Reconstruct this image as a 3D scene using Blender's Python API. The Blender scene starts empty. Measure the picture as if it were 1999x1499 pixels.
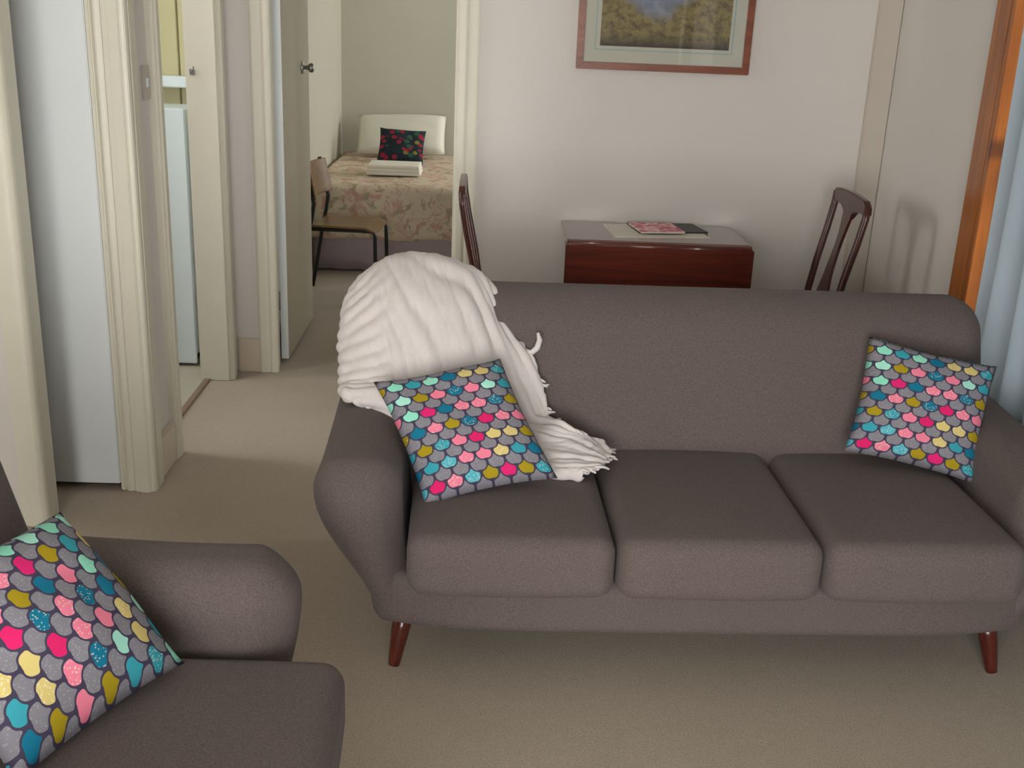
import bpy, bmesh, math, random
from mathutils import Vector, Matrix, noise
random.seed(7)
R = math.radians
SC = bpy.context.scene
COL = SC.collection

# ------------------------------------------------------------------ camera
F_PX, PITCH, ROLL, YAW, CAM_H = 2150.0, R(18.4), R(2.4), R(1.9), 1.6
fw = Vector((math.sin(YAW) * math.cos(PITCH), math.cos(YAW) * math.cos(PITCH), -math.sin(PITCH)))
rt = Vector((math.cos(YAW), -math.sin(YAW), 0.0))
up = rt.cross(fw)
rt2 = rt * math.cos(ROLL) + up * math.sin(ROLL)
up2 = -rt * math.sin(ROLL) + up * math.cos(ROLL)
cd = bpy.data.cameras.new('camera')
cd.sensor_fit = 'HORIZONTAL'
cd.sensor_width = 36.0
cd.lens = F_PX / 1999.0 * 36.0
cd.clip_start = 0.05
cam = bpy.data.objects.new('camera', cd)
COL.objects.link(cam)
m = Matrix((rt2, up2, -fw)).transposed().to_4x4()
m.translation = Vector((0, 0, CAM_H))
cam.matrix_world = m
SC.camera = cam

# ------------------------------------------------------------------ sky, window portals, exposure
w = bpy.data.worlds.new('sky')
SC.world = w
w.use_nodes = True
bg = w.node_tree.nodes['Background']
bg.inputs['Color'].default_value = (1.0, 0.985, 0.965, 1)
bg.inputs['Strength'].default_value = 9.0
SC.cycles.blur_glossy = 0.1
SC.cycles.max_bounces = 6
SC.cycles.diffuse_bounces = 3
SC.cycles.transparent_max_bounces = 8
SC.view_settings.view_transform = 'Standard'
SC.view_settings.look = 'None'
SC.view_settings.gamma = 1.0
SC.view_settings.use_curve_mapping = False
SC.view_settings.exposure = 0.45


def portal(name, loc, rot, sx, sy):
    l = bpy.data.lights.new(name, 'AREA')
    l.shape = 'RECTANGLE'
    l.size, l.size_y = sx, sy
    l.cycles.is_portal = True
    o = bpy.data.objects.new(name, l)
    COL.objects.link(o)
    o.location = loc
    o.rotation_euler = rot
    return o


# window openings (a0, a1, z0, z1) used by the walls and by the portals
WIN_REAR = (-1.75, 0.80, 0.08, 2.15)     # rear wall y = -1.6, behind the camera
WIN_CURTAIN = (1.3, 3.79, 0.5, 2.15)    # right wall x = 1.74, behind the blue curtain
WIN_SIDE = (-1.2, -0.07, 0.8, 2.2)      # right wall, narrow uncurtained light
WIN_BATH = (3.68, 4.40, 0.9, 2.3)        # wet room, x = -3.1
WIN_BED = (7.0, 8.6, 0.8, 2.2)          # bedroom, x = 2.2
# a portal looks along its local -Z
portal('portal_rear', ((WIN_REAR[0] + WIN_REAR[1]) / 2, -1.72, (WIN_REAR[2] + WIN_REAR[3]) / 2), (R(90), 0, 0), WIN_REAR[1] - WIN_REAR[0], WIN_REAR[3] - WIN_REAR[2])
for nm, wv, x in (('portal_curtain', WIN_CURTAIN, 1.87), ('portal_side', WIN_SIDE, 1.87), ('portal_bedroom', WIN_BED, 2.32)):
    portal(nm, (x, (wv[0] + wv[1]) / 2, (wv[2] + wv[3]) / 2), (R(90), 0, R(90)), wv[1] - wv[0], wv[3] - wv[2])
portal('portal_wet_room', (-3.22, (WIN_BATH[0] + WIN_BATH[1]) / 2, (WIN_BATH[2] + WIN_BATH[3]) / 2), (R(90), 0, R(-90)), WIN_BATH[1] - WIN_BATH[0], WIN_BATH[3] - WIN_BATH[2])

# ------------------------------------------------------------------ material helpers
def lin(r, g, b):
    f = lambda c: (c / 255 / 12.92) if c / 255 <= 0.04045 else ((c / 255 + 0.055) / 1.055) ** 2.4
    return (f(r), f(g), f(b), 1.0)


class NT:
    """small helper around one material's node tree"""
    def __init__(s, name):
        s.m = bpy.data.materials.new(name)
        s.m.use_nodes = True
        s.t = s.m.node_tree
        s.b = s.t.nodes['Principled BSDF']
        s.out = s.t.nodes['Material Output']

    def n(s, typ, **kw):
        x = s.t.nodes.new(typ)
        for k, v in kw.items():
            setattr(x, k, v)
        return x

    def l(s, a, b):
        s.t.links.new(a, b)

    def put(s, sock, v):
        if hasattr(v, 'is_output'):
            s.l(v, sock)
        else:
            sock.default_value = v

    def math(s, op, a, b=None, c=None):
        x = s.n('ShaderNodeMath', operation=op)
        s.put(x.inputs[0], a)
        if b is not None:
            s.put(x.inputs[1], b)
        if c is not None:
            s.put(x.inputs[2], c)
        return x.outputs[0]

    def mix(s, fac, a, b, blend='MIX'):
        x = s.n('ShaderNodeMix', data_type='RGBA', blend_type=blend)
        s.put(x.inputs[0], fac)
        s.put(x.inputs[6], a)
        s.put(x.inputs[7], b)
        return x.outputs[2]

    def coord(s, which='Object', scale=(1, 1, 1), loc=(0, 0, 0)):
        tc = s.n('ShaderNodeTexCoord')
        mp = s.n('ShaderNodeMapping')
        mp.inputs['Scale'].default_value = scale
        mp.inputs['Location'].default_value = loc
        s.l(tc.outputs[which], mp.inputs[0])
        return mp.outputs[0]

    def noise(s, vec, scale, detail=3, rough=0.5, dist=0.0):
        x = s.n('ShaderNodeTexNoise')
        s.l(vec, x.inputs['Vector'])
        x.inputs['Scale'].default_value = scale
        x.inputs['Detail'].default_value = detail
        x.inputs['Roughness'].default_value = rough
        x.inputs['Distortion'].default_value = dist
        return x.outputs['Fac']

    def ramp(s, fac, stops, mode='LINEAR'):
        x = s.n('ShaderNodeValToRGB')
        x.color_ramp.interpolation = mode
        e = x.color_ramp.elements
        while len(e) < len(stops):
            e.new(0.5)
        for k, (p, c) in enumerate(stops):
            e[k].position = p
            e[k].color = c
        s.l(fac, x.inputs[0])
        return x.outputs[0]

    def bump(s, h, strength=0.2, dist=0.002):
        x = s.n('ShaderNodeBump')
        x.inputs['Strength'].default_value = strength
        x.inputs['Distance'].default_value = dist
        s.l(h, x.inputs['Height'])
        s.l(x.outputs[0], s.b.inputs['Normal'])

    def col(s, c):
        s.put(s.b.inputs['Base Color'], c)

    def set(s, rough=None, metal=None, spec=None, sheen=None):
        if rough is not None:
            s.put(s.b.inputs['Roughness'], rough)
        if metal is not None:
            s.b.inputs['Metallic'].default_value = metal
        if spec is not None:
            s.b.inputs['Specular IOR Level'].default_value = spec
        if sheen is not None:
            s.b.inputs['Sheen Weight'].default_value = sheen
            s.b.inputs['Sheen Roughness'].default_value = 0.5
        return s.m


def sc4(c, k):
    return (c[0] * k, c[1] * k, c[2] * k, 1)


def mat_paint(name, c, rough=0.45, var=0.06, bump=0.05, scale=5, spec=0.5):
    t = NT(name)
    v = t.coord()
    f = t.noise(v, scale, 4)
    t.col(t.mix(f, sc4(c, 1 - var), sc4(c, 1 + var)))
    t.bump(t.noise(v, 160, 2), bump, 0.001)
    return t.set(rough, spec=spec)


def mat_fabric(name, c, var=0.35, scale=420, bump=0.35, sheen=0.15, patch=0.08):
    t = NT(name)
    v = t.coord()
    n1 = t.noise(v, scale, 2, 0.7)
    n2 = t.noise(v, 6, 3)
    base = t.mix(n1, sc4(c, 1 - var), sc4(c, 1 + var))
    t.col(t.mix(t.math('MULTIPLY', n2, patch * 2), base, sc4(c, 0.6)))
    t.bump(n1, bump, 0.0015)
    return t.set(0.95, spec=0.2, sheen=sheen)


def mat_wood(name, dark, light, rough=0.3, axis=2, scale=6.0, knots=False, coat=0.0, spec=0.5, bumpy=0.08):
    t = NT(name)
    sc = [scale * 4] * 3
    sc[axis] = scale * 0.25
    v = t.coord('Object', tuple(sc))
    n1 = t.noise(v, 1.0, 5, 0.6, 1.2)
    c = t.ramp(n1, [(0.28, dark), (0.72, light)])
    if knots:
        sv = [0.0, 8.5, 4.2]
        vo = t.n('ShaderNodeTexVoronoi')
        t.l(t.coord('Object', tuple(sv), (0.4, 0.2, 0.35)), vo.inputs['Vector'])
        vo.inputs['Scale'].default_value = 1.0
        k = t.ramp(vo.outputs['Distance'], [(0.08, (1, 1, 1, 1)), (0.2, (0, 0, 0, 1))])
        c = t.mix(t.math('MULTIPLY', k, 0.8), c, sc4(dark, 0.35))
    t.col(c)
    if bumpy:
        t.bump(n1, bumpy, 0.001)
    t.b.inputs['Coat Weight'].default_value = coat
    t.b.inputs['Coat Roughness'].default_value = 0.12 if bumpy else 0.04
    return t.set(rough, spec=spec)


def mat_scales(name, cells):
    """printed fish-scale cotton: alternate grey and coloured scales outlined in dark plum"""
    t = NT(name)
    tc = t.n('ShaderNodeTexCoord')
    sx = t.n('ShaderNodeSeparateXYZ')
    t.l(tc.outputs['UV'], sx.inputs[0])
    # the print runs on the bias of the cushion
    u = t.math('MULTIPLY', t.math('ADD', sx.outputs[0], sx.outputs[1]), cells * 0.7071)
    v = t.math('MULTIPLY', t.math('ADD', t.math('SUBTRACT', sx.outputs[1], sx.outputs[0]), 2.0), cells * 0.7071)
    uw = t.math('SUBTRACT', u, t.math('MULTIPLY', t.math('ABSOLUTE', t.math('SINE', t.math('MULTIPLY', v, math.pi))), 0.26))
    vw = t.math('SUBTRACT', v, t.math('MULTIPLY', t.math('ABSOLUTE', t.math('SINE', t.math('MULTIPLY', u, math.pi))), 0.26))
    cu, cv = t.math('FLOOR', uw), t.math('FLOOR', vw)
    lu = t.math('SUBTRACT', t.math('SUBTRACT', uw, cu), 0.5)
    lv = t.math('SUBTRACT', t.math('SUBTRACT', vw, cv), 0.5)
    par = t.math('MODULO', t.math('ADD', t.math('ADD', cu, cv), 100.0), 2.0)
    par = t.math('GREATER_THAN', par, 0.5)
    # rounded scale, pushed to one side so that a dark crescent is left on the other
    a = t.math('POWER', t.math('ABSOLUTE', t.math('ADD', lu, 0.045)), 4.0)
    b = t.math('POWER', t.math('ABSOLUTE', t.math('ADD', lv, 0.045)), 4.0)
    d = t.math('POWER', t.math('ADD', a, b), 1 / 4.0)
    inside = t.math('LESS_THAN', d, t.math('SUBTRACT', 0.465, t.math('MULTIPLY', par, 0.025)))
    cid = t.n('ShaderNodeCombineXYZ')
    t.l(cu, cid.inputs[0])
    t.l(cv, cid.inputs[1])
    wn = t.n('ShaderNodeTexWhiteNoise', noise_dimensions='2D')
    t.l(cid.outputs[0], wn.inputs['Vector'])
    pal = [lin(232, 40, 120), lin(18, 120, 150), lin(150, 232, 205), lin(172, 150, 28), lin(60, 165, 180), lin(222, 202, 128),
           lin(245, 135, 160), lin(90, 185, 200), lin(175, 240, 220), lin(228, 36, 110)]
    cc = t.ramp(wn.outputs['Value'], [(k / len(pal), c) for k, c in enumerate(pal)], 'CONSTANT')
    # fine white dots and hatching printed inside some of the scales
    vo = t.n('ShaderNodeTexVoronoi')
    t.l(tc.outputs['UV'], vo.inputs['Vector'])
    vo.inputs['Scale'].default_value = cells * 7.0
    dots = t.math('LESS_THAN', vo.outputs['Distance'], 0.3)
    some = t.math('GREATER_THAN', t.math('FRACT', t.math('MULTIPLY', wn.outputs['Value'], 17.0)), 0.6)
    cc = t.mix(t.math('MULTIPLY', t.math('MULTIPLY', dots, some), 0.55), cc, lin(240, 236, 215))
    grey = t.mix(t.math('MULTIPLY', dots, 0.5), lin(136, 134, 142), lin(172, 170, 176))
    c = t.mix(par, grey, cc)
    c = t.mix(inside, lin(70, 64, 86), c)
    t.col(c)
    g = t.coord('UV')
    t.bump(t.noise(g, 300, 2), 0.15, 0.001)
    return t.set(0.85, spec=0.25)


# ------------------------------------------------------------------ materials
WALL = mat_paint('wall_paint', lin(212, 206, 199), 0.6, 0.03, 0.08, 3)
WALL_BED = mat_paint('bedroom_wall_paint', lin(196, 194, 176), 0.6, 0.04, 0.05, 3)
TRIM = mat_paint('cream_gloss_trim', lin(214, 209, 191), 0.4, 0.05, 0.05, 7)
DOORW = mat_paint('pale_blue_white_door', lin(224, 228, 228), 0.4, 0.02, 0.03, 3)
DOORB = mat_paint('cream_door', lin(178, 169, 147), 0.5, 0.03, 0.03, 3)
CEIL = mat_paint('ceiling_paint', lin(226, 223, 214), 0.8, 0.02, 0.05, 4)
BOARD = mat_paint('green_cream_boards', lin(196, 190, 148), 0.4, 0.08, 0.05, 4)
SKIRT = mat_paint('pinkish_skirting', lin(205, 190, 172), 0.35, 0.06, 0.05, 6)
COVER = mat_paint('grey_cream_cover_strip', lin(192, 183, 170), 0.5, 0.03, 0.05, 6)
THRESH = mat_paint('brown_threshold', lin(138, 116, 96), 0.6, 0.1, 0.05, 12)
ENAMEL = mat_paint('white_enamel', lin(222, 234, 234), 0.3, 0.01, 0.0, 3)
DARKBLUE = mat_paint('navy_plastic', lin(28, 34, 66), 0.4, 0.05, 0.0, 3)
BLACKM = mat_paint('black_tube', lin(26, 28, 30), 0.4, 0.1, 0.0, 10)
VINYL = mat_paint('pale_vinyl', lin(186, 180, 160), 0.4, 0.06, 0.05, 8)
SOFA = mat_fabric('charcoal_brown_weave', lin(106, 95, 92), 0.6, 260, 0.6, 0.06)
SOFA_DK = mat_fabric('black_underside', lin(40, 36, 34), 0.3, 300, 0.2, 0.0)
LEG = mat_wood('mahogany_leg', lin(48, 14, 10), lin(98, 34, 20), 0.25, 2, 8, coat=0.4)
MAHOG = mat_wood('dark_red_mahogany', lin(58, 18, 10), lin(112, 44, 28), 0.3, 0, 5, coat=0.6)
POLISH = mat_wood('polished_mahogany_top', lin(48, 16, 10), lin(96, 38, 26), 0.2, 0, 5, coat=0.8, bumpy=0.0)
CHAIRW = mat_wood('dark_chair_wood', lin(40, 16, 14), lin(86, 36, 28), 0.3, 2, 8, coat=0.3)
FRAMEW = mat_wood('red_brown_frame', lin(100, 48, 28), lin(148, 82, 52), 0.35, 0, 8)
PINE = mat_wood('varnished_knotty_pine', lin(122, 64, 18), lin(184, 108, 38), 0.3, 2, 5, knots=True, coat=0.3)
PLY = mat_wood('brown_plywood', lin(96, 70, 36), lin(140, 106, 60), 0.4, 1, 6)
CREAMSEAT = mat_fabric('cream_seat_vinyl', lin(170, 140, 110), 0.1, 200, 0.1, 0.0)
CHROME = NT('chrome')
CHROME.col(lin(215, 215, 215))
CHROME = CHROME.set(0.35, 1.0)
STEEL = NT('dull_steel')
STEEL.col(lin(150, 150, 145))
STEEL = STEEL.set(0.45, 1.0)
THROW = mat_fabric('off_white_crinkle_knit', lin(222, 214, 211), 0.10, 260, 0.5, 0.2, 0.02)
WHITEF = mat_fabric('white_cotton', lin(226, 224, 208), 0.04, 200, 0.15, 0.1, 0.02)
TOWEL = mat_fabric('white_towel', lin(236, 232, 218), 0.08, 380, 0.5, 0.1, 0.02)
VALANCE = mat_fabric('lavender_grey_valance', lin(178, 164, 168), 0.05, 200, 0.15, 0.1, 0.03)
SCALES = mat_scales('fish_scale_print', 10.4)
SCALES_BIG = mat_scales('fish_scale_print_near', 9.8)


def mat_carpet():
    t = NT('brown_grey_carpet')
    v = t.coord()
    n1 = t.noise(v, 190, 3, 0.75)
    n2 = t.noise(v, 3.5, 4, 0.6)
    n3 = t.noise(v, 40, 3, 0.6)
    c = t.mix(n1, lin(120, 106, 92), lin(226, 212, 192))
    c = t.mix(t.math('MULTIPLY', n3, 0.35), c, lin(146, 130, 111))
    c = t.mix(t.math('MULTIPLY', n2, 0.25), c, lin(156, 142, 122))
    t.col(c)
    t.bump(n1, 0.6, 0.004)
    return t.set(0.97, spec=0.1, sheen=0.2)


def mat_quilt():
    t = NT('cream_floral_quilt')
    v = t.coord()
    n1 = t.noise(v, 9, 4, 0.6, 1.5)
    n2 = t.noise(t.coord('Object', (1, 1, 1), (3, 1, 2)), 13, 3, 0.6, 1.0)
    c = t.mix(t.ramp(n1, [(0.5, (0, 0, 0, 1)), (0.6, (1, 1, 1, 1))]), lin(220, 206, 182), lin(206, 162, 150))
    c = t.mix(t.ramp(n2, [(0.56, (0, 0, 0, 1)), (0.64, (1, 1, 1, 1))]), c, lin(174, 162, 138))
    t.col(c)
    t.bump(t.noise(v, 40, 2), 0.2, 0.003)
    return t.set(0.9, spec=0.2)


def mat_floral_dark():
    t = NT('dark_floral_print')
    v = t.coord('UV')
    vo = t.n('ShaderNodeTexVoronoi')
    t.l(v, vo.inputs['Vector'])
    vo.inputs['Scale'].default_value = 7
    fl = t.math('LESS_THAN', vo.outputs['Distance'], 0.43)
    pc = t.ramp(t.math('FRACT', t.math('MULTIPLY', vo.outputs['Color'], 3.0)), [(0, lin(150, 40, 60)), (0.45, lin(52, 92, 72)), (0.7, lin(130, 120, 60)), (0.85, lin(150, 50, 70))], 'CONSTANT')
    t.col(t.mix(fl, lin(40, 50, 56), pc))
    return t.set(0.9, spec=0.2)


def mat_painting():
    t = NT('landscape_print')
    tc = t.n('ShaderNodeTexCoord')
    sx = t.n('ShaderNodeSeparateXYZ')
    t.l(tc.outputs['UV'], sx.inputs[0])
    v = t.coord('UV')
    n1 = t.noise(v, 5, 6, 0.65, 0.6)
    n2 = t.noise(t.coord('UV', (1, 1, 1), (4, 2, 0)), 14, 6, 0.7)
    h = t.math('ADD', sx.outputs[1], t.math('MULTIPLY', t.math('SUBTRACT', n1, 0.5), 0.35))
    # trees left and right rise, a blue-grey gap lies between them
    side = t.math('ABSOLUTE', t.math('SUBTRACT', sx.outputs[0], 0.42))
    h2 = t.math('SUBTRACT', h, t.math('MULTIPLY', t.math('MULTIPLY', side, side), 2.6))
    land = t.ramp(n2, [(0.3, lin(84, 66, 50)), (0.46, lin(130, 112, 72)), (0.58, lin(160, 146, 92)), (0.72, lin(136, 94, 66))])
    sky = t.ramp(n1, [(0.3, lin(104, 116, 140)), (0.7, lin(168, 172, 184))])
    c = t.mix(t.ramp(h2, [(0.20, (0, 0, 0, 1)), (0.34, (1, 1, 1, 1))]), land, sky)
    c = t.mix(t.ramp(sx.outputs[1], [(0.0, (1, 1, 1, 1)), (0.12, (0, 0, 0, 1))]), c, lin(64, 54, 52))
    t.col(c)
    return t.set(0.6)


def mat_glass(name, tint=(1, 1, 1, 1), rough=0.0):
    t = NT(name)
    tr = t.n('ShaderNodeBsdfTransparent')
    tr.inputs[0].default_value = tint
    gl = t.n('ShaderNodeBsdfGlossy')
    gl.inputs['Roughness'].default_value = rough
    fr = t.n('ShaderNodeFresnel')
    fr.inputs[0].default_value = 1.5
    mx = t.n('ShaderNodeMixShader')
    t.l(fr.outputs[0], mx.inputs[0])
    t.l(tr.outputs[0], mx.inputs[1])
    t.l(gl.outputs[0], mx.inputs[2])
    t.l(mx.outputs[0], t.out.inputs[0])
    return t.m


def mat_curtain():
    t = NT('pale_blue_curtain')
    v = t.coord()
    n1 = t.noise(v, 500, 2)
    c = t.mix(n1, lin(146, 160, 171), lin(172, 183, 190))
    t.col(c)
    t.set(0.9, spec=0.15)
    tl = t.n('ShaderNodeBsdfTranslucent')
    t.l(c, tl.inputs[0])
    mx = t.n('ShaderNodeMixShader')
    mx.inputs[0].default_value = 0.035
    t.l(t.b.outputs[0], mx.inputs[1])
    t.l(tl.outputs[0], mx.inputs[2])
    t.l(mx.outputs[0], t.out.inputs[0])
    return t.m


CARPET, QUILT, FLORAL, PAINTING, CURTAIN = mat_carpet(), mat_quilt(), mat_floral_dark(), mat_painting(), mat_curtain()
GLASS = mat_glass('clear_glass')
MATBOARD = mat_paint('cream_mount_board', lin(216, 214, 196), 0.8, 0.02, 0, 4)
MATLINE = mat_paint('pale_blue_mount_line', lin(170, 196, 196), 0.8, 0.02, 0, 4)
PAPER = mat_paint('white_paper', lin(210, 204, 190), 0.7, 0.03, 0, 10)
DARKPAPER = mat_paint('dark_cover', lin(52, 48, 48), 0.5, 0.2, 0, 30)
PINKPAPER = NT('pink_booklet_cover')
_v = PINKPAPER.coord()
PINKPAPER.col(PINKPAPER.mix(PINKPAPER.ramp(PINKPAPER.noise(_v, 30, 2), [(0.45, (0, 0, 0, 1)), (0.55, (1, 1, 1, 1))]), lin(224, 190, 188), lin(196, 90, 110)))
PINKPAPER = PINKPAPER.set(0.5)

# ------------------------------------------------------------------ mesh helpers
def link(name, me, mat, parent=None):
    o = bpy.data.objects.new(name, me)
    COL.objects.link(o)
    if mat is not None and len(me.materials) == 0:
        me.materials.append(mat)
    if parent is not None:
        o.parent = parent
    return o


def mesh_from(name, verts, faces, smooth=False):
    me = bpy.data.meshes.new(name)
    me.from_pydata([tuple(v) for v in verts], [], faces)
    me.update()
    if smooth:
        me.shade_smooth()
    return me


class MB:
    def __init__(s):
        s.v, s.f = [], []

    def add(s, vs, fs):
        k = len(s.v)
        s.v += [tuple(v) for v in vs]
        s.f += [tuple(i + k for i in f) for f in fs]
        return s

    def box(s, x0, x1, y0, y1, z0, z1):
        vs = [(x, y, z) for z in (z0, z1) for y in (y0, y1) for x in (x0, x1)]
        return s.add(vs, [(0, 2, 3, 1), (4, 5, 7, 6), (0, 1, 5, 4), (2, 6, 7, 3), (0, 4, 6, 2), (1, 3, 7, 5)])

    def tube(s, pts, rad, n=8, caps=True, flat=None):
        """round tube along points; rad is a number, a list, or a list of (a, b) half axes"""
        pts = [Vector(p) for p in pts]
        rings = []
        prev = None
        for i, p in enumerate(pts):
            d = (pts[min(i + 1, len(pts) - 1)] - pts[max(i - 1, 0)]).normalized()
            if prev is None:
                ref = Vector(flat) if flat else (Vector((0, 0, 1)) if abs(d.z) < 0.9 else Vector((0, 1, 0)))
                a = (ref - d * ref.dot(d)).normalized()
            else:
                a = (prev - d * prev.dot(d)).normalized()
            prev = a
            b = d.cross(a)
            r = rad[i] if isinstance(rad, (list, tuple)) else rad
            ra, rb = r if isinstance(r, (list, tuple)) else (r, r)
            rings.append([p + a * (math.cos(2 * math.pi * k / n) * ra) + b * (math.sin(2 * math.pi * k / n) * rb) for k in range(n)])
        vs = [v for rg in rings for v in rg]
        fs = []
        for i in range(len(rings) - 1):
            for k in range(n):
                fs.append((i * n + k, i * n + (k + 1) % n, (i + 1) * n + (k + 1) % n, (i + 1) * n + k))
        if caps:
            fs.append(tuple(reversed(range(n))))
            fs.append(tuple(range((len(rings) - 1) * n, len(rings) * n)))
        return s.add(vs, fs)

    def prism(s, poly, y0, y1, axis='y'):
        """extrude an outline (a, b) along an axis: y -> (a, y, b); x -> (x, a, b); z -> (a, b, z)"""
        f = {'y': lambda a, b, t: (a, t, b), 'x': lambda a, b, t: (t, a, b), 'z': lambda a, b, t: (a, b, t)}[axis]
        n = len(poly)
        vs = [f(a, b, y0) for a, b in poly] + [f(a, b, y1) for a, b in poly]
        fs = [tuple(range(n)), tuple(reversed(range(n, 2 * n)))] + [(k, k + n, (k + 1) % n + n, (k + 1) % n) for k in range(n)]
        return s.add(vs, fs)

    def lathe(s, prof, n=20, c=(0, 0, 0), axis='z'):
        vs, fs = [], []
        for r, h in prof:
            for k in range(n):
                a = 2 * math.pi * k / n
                p = {'z': (r * math.cos(a), r * math.sin(a), h), 'x': (h, r * math.cos(a), r * math.sin(a)), 'y': (r * math.cos(a), h, r * math.sin(a))}[axis]
                vs.append((p[0] + c[0], p[1] + c[1], p[2] + c[2]))
        for i in range(len(prof) - 1):
            for k in range(n):
                fs.append((i * n + k, i * n + (k + 1) % n, (i + 1) * n + (k + 1) % n, (i + 1) * n + k))
        fs.append(tuple(reversed(range(n))))
        fs.append(tuple(range((len(prof) - 1) * n, len(prof) * n)))
        return s.add(vs, fs)

    def build(s, name, mat, parent=None, smooth=False, bevel=0.0):
        me = mesh_from(name, s.v, s.f)
        bm = bmesh.new()
        bm.from_mesh(me)
        bmesh.ops.recalc_face_normals(bm, faces=bm.faces)
        if bevel:
            bmesh.ops.bevel(bm, geom=list(bm.edges), offset=bevel, segments=2, affect='EDGES', clamp_overlap=True)
        bm.to_mesh(me)
        bm.free()
        if smooth:
            me.shade_smooth()
        return link(name, me, mat, parent)


def rbox(x0, x1, y0, y1, z0, z1, r, seg=4, mid=(8, 8, 6), deform=None):
    """rounded box with real rounded edges, then a free deformation"""
    h = ((x1 - x0) / 2, (y1 - y0) / 2, (z1 - z0) / 2)
    c = Vector(((x0 + x1) / 2, (y0 + y1) / 2, (z0 + z1) / 2))
    axes = []
    for k in range(3):
        i = h[k] - r
        lo = [-i - r * math.tan(R(45) * (1 - j / seg)) for j in range(seg)]
        mi = [-i + 2 * i * j / mid[k] for j in range(mid[k] + 1)]
        axes.append(lo + mi + [-q for q in reversed(lo)])
    verts, faces, idx = [], [], {}

    def vid(p):
        key = (round(p[0], 6), round(p[1], 6), round(p[2], 6))
        if key not in idx:
            q = [max(-(h[k] - r), min(h[k] - r, p[k])) for k in range(3)]
            d = Vector(p) - Vector(q)
            pos = Vector(q) + d.normalized() * r if d.length > 0 else Vector(q)
            pos = pos + c
            idx[key] = len(verts)
            verts.append(Vector(deform(pos.x, pos.y, pos.z)) if deform else pos)
        return idx[key]
    for k in range(3):
        a, b = (k + 1) % 3, (k + 2) % 3
        for sgn in (-1, 1):
            for i in range(len(axes[a]) - 1):
                for j in range(len(axes[b]) - 1):
                    q = []
                    for ii, jj in ((i, j), (i + 1, j), (i + 1, j + 1), (i, j + 1)):
                        p = [0, 0, 0]
                        p[k] = sgn * h[k]
                        p[a], p[b] = axes[a][ii], axes[b][jj]
                        q.append(vid(p))
                    faces.append(tuple(q if sgn > 0 else reversed(q)))
    return verts, faces


def soft(name, mat, parent, *a, **k):
    v, f = rbox(*a, **k)
    return link(name, mesh_from(name, v, f, True), mat, parent)


def empty(name, loc=(0, 0, 0), rz=0.0):
    o = bpy.data.objects.new(name, None)
    COL.objects.link(o)
    o.location = loc
    o.rotation_euler = (0, 0, rz)
    o.empty_display_size = 0.1
    return o


def tag(o, label, cat, group=None):
    o['label'] = label
    o['category'] = cat
    if group:
        o['group'] = group
    return o


def struct(o, label=None):
    o['kind'] = 'structure'
    if label:
        o['label'] = label
    return o


def smooth01(x):
    x = max(0.0, min(1.0, x))
    return x * x * (3 - 2 * x)


def arch(k, n=14):
    return [math.pi * i / n for i in range(n + 1)]


# ------------------------------------------------------------------ room shell
def wall_x(name, x0, x1, y0, y1, z1, mat, openings=()):
    """wall running along y, thickness x0..x1, openings (y0, y1, z0, z1)"""
    mb = MB()
    cur = y0
    for a, b, c, d in sorted(openings):
        mb.box(x0, x1, cur, a, 0, z1)
        if c > 0:
            mb.box(x0, x1, a, b, 0, c)
        mb.box(x0, x1, a, b, d, z1)
        cur = b
    mb.box(x0, x1, cur, y1, 0, z1)
    return struct(mb.build(name, mat))


def wall_y(name, y0, y1, x0, x1, z1, mat, openings=()):
    mb = MB()
    cur = x0
    for a, b, c, d in sorted(openings):
        mb.box(cur, a, y0, y1, 0, z1)
        if c > 0:
            mb.box(a, b, y0, y1, 0, c)
        mb.box(a, b, y0, y1, d, z1)
        cur = b
    mb.box(cur, x1, y0, y1, 0, z1)
    return struct(mb.build(name, mat))


CZ = 2.6
struct(MB().box(-3.3, 2.4, -1.75, 8.95, -0.08, 0.0).build('floor', CARPET), 'brown grey carpet')
struct(MB().box(-3.1, -1.205, 3.64, 5.3, 0.0, 0.006).build('floor_wet_room', VINYL), 'pale vinyl floor beyond the left doorway')
struct(MB().box(-3.3, 2.4, -1.75, 8.95, CZ, CZ + 0.08).build('ceiling', CEIL))
wall_y('wall_rear', -1.72, -1.6, -2.72, 1.86, CZ, WALL, [WIN_REAR])
wall_x('wall_right', 1.74, 1.86, -1.6, 4.88, CZ, WALL, [WIN_SIDE, WIN_CURTAIN])
wall_x('wall_left', -2.72, -2.6, -1.6, 3.53, CZ, WALL)
wall_y('wall_left_return', 3.235, 3.312, -2.6, -1.36, CZ, WALL)
wall_y('wall_linen', 3.53, 3.63, -3.2, -1.12, CZ, WALL, [(-2.0, -1.205, 0, 2.06)])
wall_x('wall_hall', -1.225, -1.12, 3.63, 4.88, CZ, WALL, [(3.87, 4.735, 0, 2.06)])
wall_y('wall_front', 4.88, 4.98, -1.225, 2.32, CZ, WALL, [(-0.955, -0.115, 0, 2.06)])
wall_x('wall_bedroom_left', -1.225, -1.11, 4.98, 8.75, CZ, WALL_BED)
wall_y('wall_bedroom_far', 8.75, 8.85, -1.225, 2.32, CZ, WALL_BED)
wall_x('wall_bedroom_right', 2.2, 2.32, 4.98, 8.75, CZ, WALL_BED, [WIN_BED])
wall_x('wall_wet_room_left', -3.22, -3.1, 3.63, 5.4, CZ, WALL, [WIN_BATH])
wet = wall_y('wall_wet_room_far', 5.3, 5.4, -3.1, -1.225, CZ, BOARD)
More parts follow.
